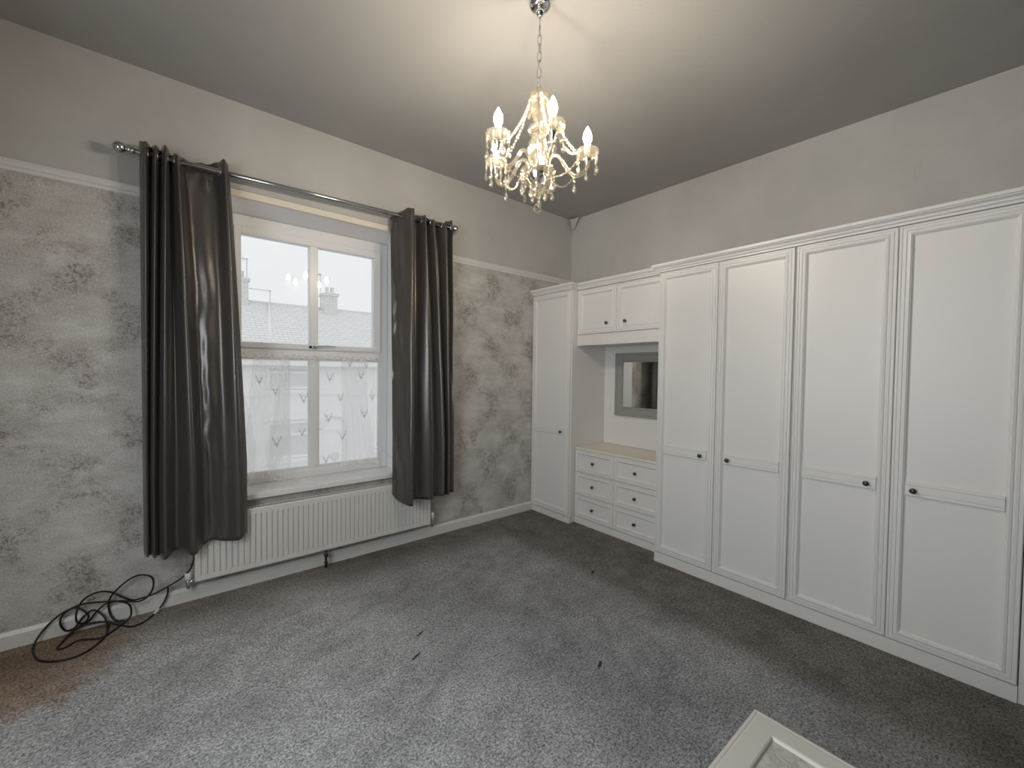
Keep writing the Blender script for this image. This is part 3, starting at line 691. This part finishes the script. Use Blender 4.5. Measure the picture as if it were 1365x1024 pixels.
def drop(b, x, y, z, s=1.0, beads=2, flat=False):
    for k in range(beads): b.ball((x, y, z-.007-k*.0145), .0066, 7, 4)
    zz = z-.004-beads*.0145
    b.lathe((x, y, zz), [(.001, 0), (.004*s, -.008*s), (.0095*s, -.020*s), (.0108*s, -.028*s), (.008*s, -.036*s), (.001, -.041*s)], 6 if not flat else 4, smooth=False)
    return b
th = math.atan2(-3.3788-AY, -3.6656-AX)      # azimuth towards the photographer's side, arms measured from it
arms = [15, 88, 177, 245, 310]
tips = []
for ai, phd in enumerate(arms):
    a = th+math.radians(phd); ux, uy = math.cos(a), math.sin(a); dz = (0, -.006, .0, .012, .004)[ai]
    pt = lambda r, z: (AX+ux*r, AY+uy*r, z)
    path = spline([pt(.040, 2.482), pt(.050, 2.515), pt(.072, 2.545), pt(.100, 2.540), pt(.130, 2.495), pt(.160, 2.456), pt(.190, 2.446), pt(.218, 2.462), pt(.233, 2.490), pt(.235, 2.512+dz)], 5)
    arm = MB().tube(path, .0085, 8).build('arm', 'crystal', ch)
    cx, cy, cz = pt(.235, 2.505+dz); tips.append((cx, cy, cz))
    MB().lathe((cx, cy, cz), [(.006, -.012), (.010, -.004), (.010, .012), (.018, .020), (.020, .030), (.014, .033)], 14).build('candle_cup', 'chrome', arm)
    MB().lathe((cx, cy, cz), [(.012, .030), (.032, .030), (.049, .041), (.055, .060), (.052, .066), (.047, .056), (.034, .042), (.014, .038)], 36, mod=fl(12, .05)).build('drip_pan', 'crystal', arm)
    MB().lathe((cx, cy, cz), [(.0145, .036), (.0145, .098), (.012, .102)], 14).build('candle_sleeve', 'sleeve', arm)
    MB().lathe((cx, cy, cz), [(.011, .100), (.0165, .108), (.0205, .121), (.0198, .135), (.0145, .153), (.0065, .169), (.0008, .179)], 16).build('bulb', 'bulb', arm)
    for k in range(6):
        g = a+2*PI*(k+.5)/6; q = (cx+.049*math.cos(g), cy+.049*math.sin(g))
        drop(MB(), q[0], q[1], cz+.050, 1.05, 3+(k % 2), k % 2 == 0).build('pendant', 'crystal', arm, recalc=False)
    g = a; q = pt(.175, 2.44); drop(MB(), q[0], q[1], q[2]+.004, 1.15, 2).build('pendant', 'crystal', arm, recalc=False)
def sag(p, q, s, n_=14):
    p, q = Vector(p), Vector(q); return [p.lerp(q, i/n_)-Vector((0, 0, s*4*(i/n_)*(1-i/n_))) for i in range(n_+1)]
for ai, tp in enumerate(tips):
    a = math.atan2(tp[1]-AY, tp[0]-AX)
    inner = (tp[0]-.05*math.cos(a), tp[1]-.05*math.sin(a), tp[2]+.058)
    b = bead_line(MB(), sag((AX+.045*math.cos(a), AY+.045*math.sin(a), 2.815), inner, .035)); b.build('bead_string', 'crystal', ch, recalc=False)
    nx = tips[(ai+1) % 5]; a2 = math.atan2(nx[1]-AY, nx[0]-AX)
    p = (tp[0]-.035*math.cos(a)-.03*math.sin(a), tp[1]-.035*math.sin(a)+.03*math.cos(a), tp[2]+.05)
    q = (nx[0]-.035*math.cos(a2)+.03*math.sin(a2), nx[1]-.035*math.sin(a2)-.03*math.cos(a2), nx[2]+.05)
    if ai in (0, 1, 3): b = bead_line(MB(), sag(p, q, .045), .0052, .013); b.build('bead_string', 'crystal', ch, recalc=False)
    lo = (AX+.17*math.cos(a), AY+.17*math.sin(a), 2.440); hub = (AX+.075*math.cos(a+.6), AY+.075*math.sin(a+.6), 2.462)
    bead_line(MB(), sag(hub, lo, .045), .0055, .0125).build('bead_string', 'crystal', ch, recalc=False)
for k in range(12):
    g = 2*PI*k/12+.2; drop(MB(), AX+.078*math.cos(g), AY+.078*math.sin(g), 2.466, 1.1, 3+(k % 2)*2, k % 3 == 0).build('pendant', 'crystal', ch, recalc=False)
for k in range(6):
    g = 2*PI*k/6+.5; drop(MB(), AX+.036*math.cos(g), AY+.036*math.sin(g), 2.425, 1.05, 2+(k % 2)).build('pendant', 'crystal', ch, recalc=False)
for k in range(6):
    g = 2*PI*k/6+.1; drop(MB(), AX+.046*math.cos(g), AY+.046*math.sin(g), 2.80, .95, 2).build('pendant', 'crystal', ch, recalc=False)
b = MB(); bead_line(b, [(AX, AY, 2.383), (AX, AY, 2.328)], .0065, .0145); b.ball((AX, AY, 2.297), .021, 10, 7, 1.05, smooth=False); b.build('ball_drop', 'crystal', ch, recalc=False)

# ------------------------------------------------------------ houses across the street
HY = 10.0
ho = thing('terraced_house', 'haze-paled two-storey terraced house across the street, seen through the window', 'house', (0, HY, -2.75))
MB().box(-9, 9, HY, HY+.3, -2.75, 1.72).build('wall', 'render', ho)
b = MB().add([(-9.2, HY-.28, 1.72), (9.2, HY-.28, 1.72), (9.2, HY+3.2, 3.76), (-9.2, HY+3.2, 3.76), (9.2, HY+6.4, 1.72), (-9.2, HY+6.4, 1.72)], [(0,1,2,3), (3,2,4,5)])
b.build('roof', 'slates', ho, solid=.06)
MB().tube([(-9.2, HY+3.2, 3.78), (9.2, HY+3.2, 3.78)], .07, 8).build('ridge', 'slates', ho)
MB().box(-9.1, 9.1, HY-.33, HY-.20, 1.62, 1.74).build('gutter', 'house_white', ho)
MB().box(-9, .72, HY-.05, HY, .76, .90).build('string_course', 'house_white', ho)
MB().box(.72, 9, HY-.03, HY, .70, .84).build('string_course', 'render', ho)
MB().tube([(-1.47, HY-.05, 1.80), (-.97, HY+3.1, 3.80)], .04, 6).build('verge_strip', 'house_white', ho)
def hwin(x0, x1, z0, z1):
    b = MB(); yy = HY-.04; m_ = .07
    for a in ((x0, x0+m_, z0, z1), (x1-m_, x1, z0, z1), (x0+m_, x1-m_, z0, z0+m_), (x0+m_, x1-m_, z1-m_, z1), (x0+m_, x1-m_, (z0+z1)*.5+.12, (z0+z1)*.5+.18)): b.box(a[0], a[1], yy, yy+.06, a[2], a[3])
    b.box(x0-.08, x1+.08, HY-.10, HY, z0-.12, z0-.01); f = b.build('window', 'house_white', ho)
    MB().box(x0+.06, x1-.06, HY-.01, HY-.004, z0+.06, z1-.06).build('pane', 'house_glass', f)
for a in ((-1.55, -.30, .95, 1.62), (-1.55, -.30, -1.05, .02), (1.52, 2.6, .90, 1.60), (1.52, 2.6, -1.05, -.02), (-4.2, -3.1, .95, 1.62), (-4.2, -3.1, -1.05, .02), (4.1, 5.2, .9, 1.6), (4.1, 5.2, -1.05, -.02)): hwin(*a)
MB().box(-1.65, -.20, HY-.05, HY, .05, .28).build('lintel', 'house_white', ho)
b = MB(); dx = .265
for s_ in (-1, 1): b.box(dx+s_*.44, dx+s_*.36, HY-.06, HY, -2.55, -.30)
arc = [(dx+.40*math.cos(PI*i/14), HY-.03, -.30+.42*math.sin(PI*i/14)) for i in range(15)]; b.tube(arc, .055, 6)
b.box(dx-.36, dx+.36, HY-.05, HY, -.34, -.28)
d = b.build('door_frame', 'house_white', ho)
MB().box(dx-.355, dx+.355, HY-.02, HY-.002, -2.5, -.345).build('door', 'render', ho)
MB().lathe((dx+.02, HY-.022, -1.15), [(.13, 0), (.13, .01), (.11, .012)], 20, (0,-1,0)).build('door_light', 'house_glass', ho)
def chimney(x0, x1, y0, z0, z1, pots):
    c = MB().box(x0, x1, y0, y0+.6, z0, z1-.1); c.box(x0-.05, x1+.05, y0-.05, y0+.65, z1-.1, z1); c = c.build('chimney', 'pale_brick', ho)
    for px in pots: MB().lathe((px, y0+.3, z1), [(.07, 0), (.08, .02), (.065, .05), (.06, .22), (.075, .25)], 10).build('chimney_pot', 'pale_brick', c)
chimney(-2.25, -1.60, HY+2.9, 3.2, 4.52, (-1.75, -2.1))
chimney(.75, 1.19, HY+2.75, 3.0, 4.34, (.9, 1.08))
def aerial(x, z0, z1, boom, label, y=HY+3.0):
    b = MB().tube([(x, y, z0), (x, y, z1)], .011, 6)
    zb = z1-.05; b.tube([(x-boom, y, zb+.02), (x+.05, y, zb)], .009, 6)
    for i in range(9):
        xx = x-boom*(i+.3)/9; b.tube([(xx, y-.09, zb+.01), (xx, y+.09, zb+.01)], .006, 4)
    for k in (-.06, .06): b.tube([(x-.10, y-.02, zb+k), (x-.10, y+.02, zb+k)], .01, 4)
    tag(b.build('television_aerial', 'aerial'), label, 'aerial', 'aerials on the roof opposite')
aerial(-.96, 3.70, 4.24, .62, 'television aerial on the ridge between the two chimneys across the street')
aerial(.66, 3.70, 5.05, .10, 'tall thin aerial mast beside the right-hand chimney across the street')
aerial(-1.62, 4.4, 5.22, .35, 'high television aerial over the left-hand chimney across the street', HY+3.1)
struct(MB().box(-14, 14, WT+.2, HY+8, -2.95, -2.75).build('street', 'street'))
struct(MB().box(X0-2, 3, WT-.02, WT+.12, -2.75, -.3).build('wall_outside', 'render'))
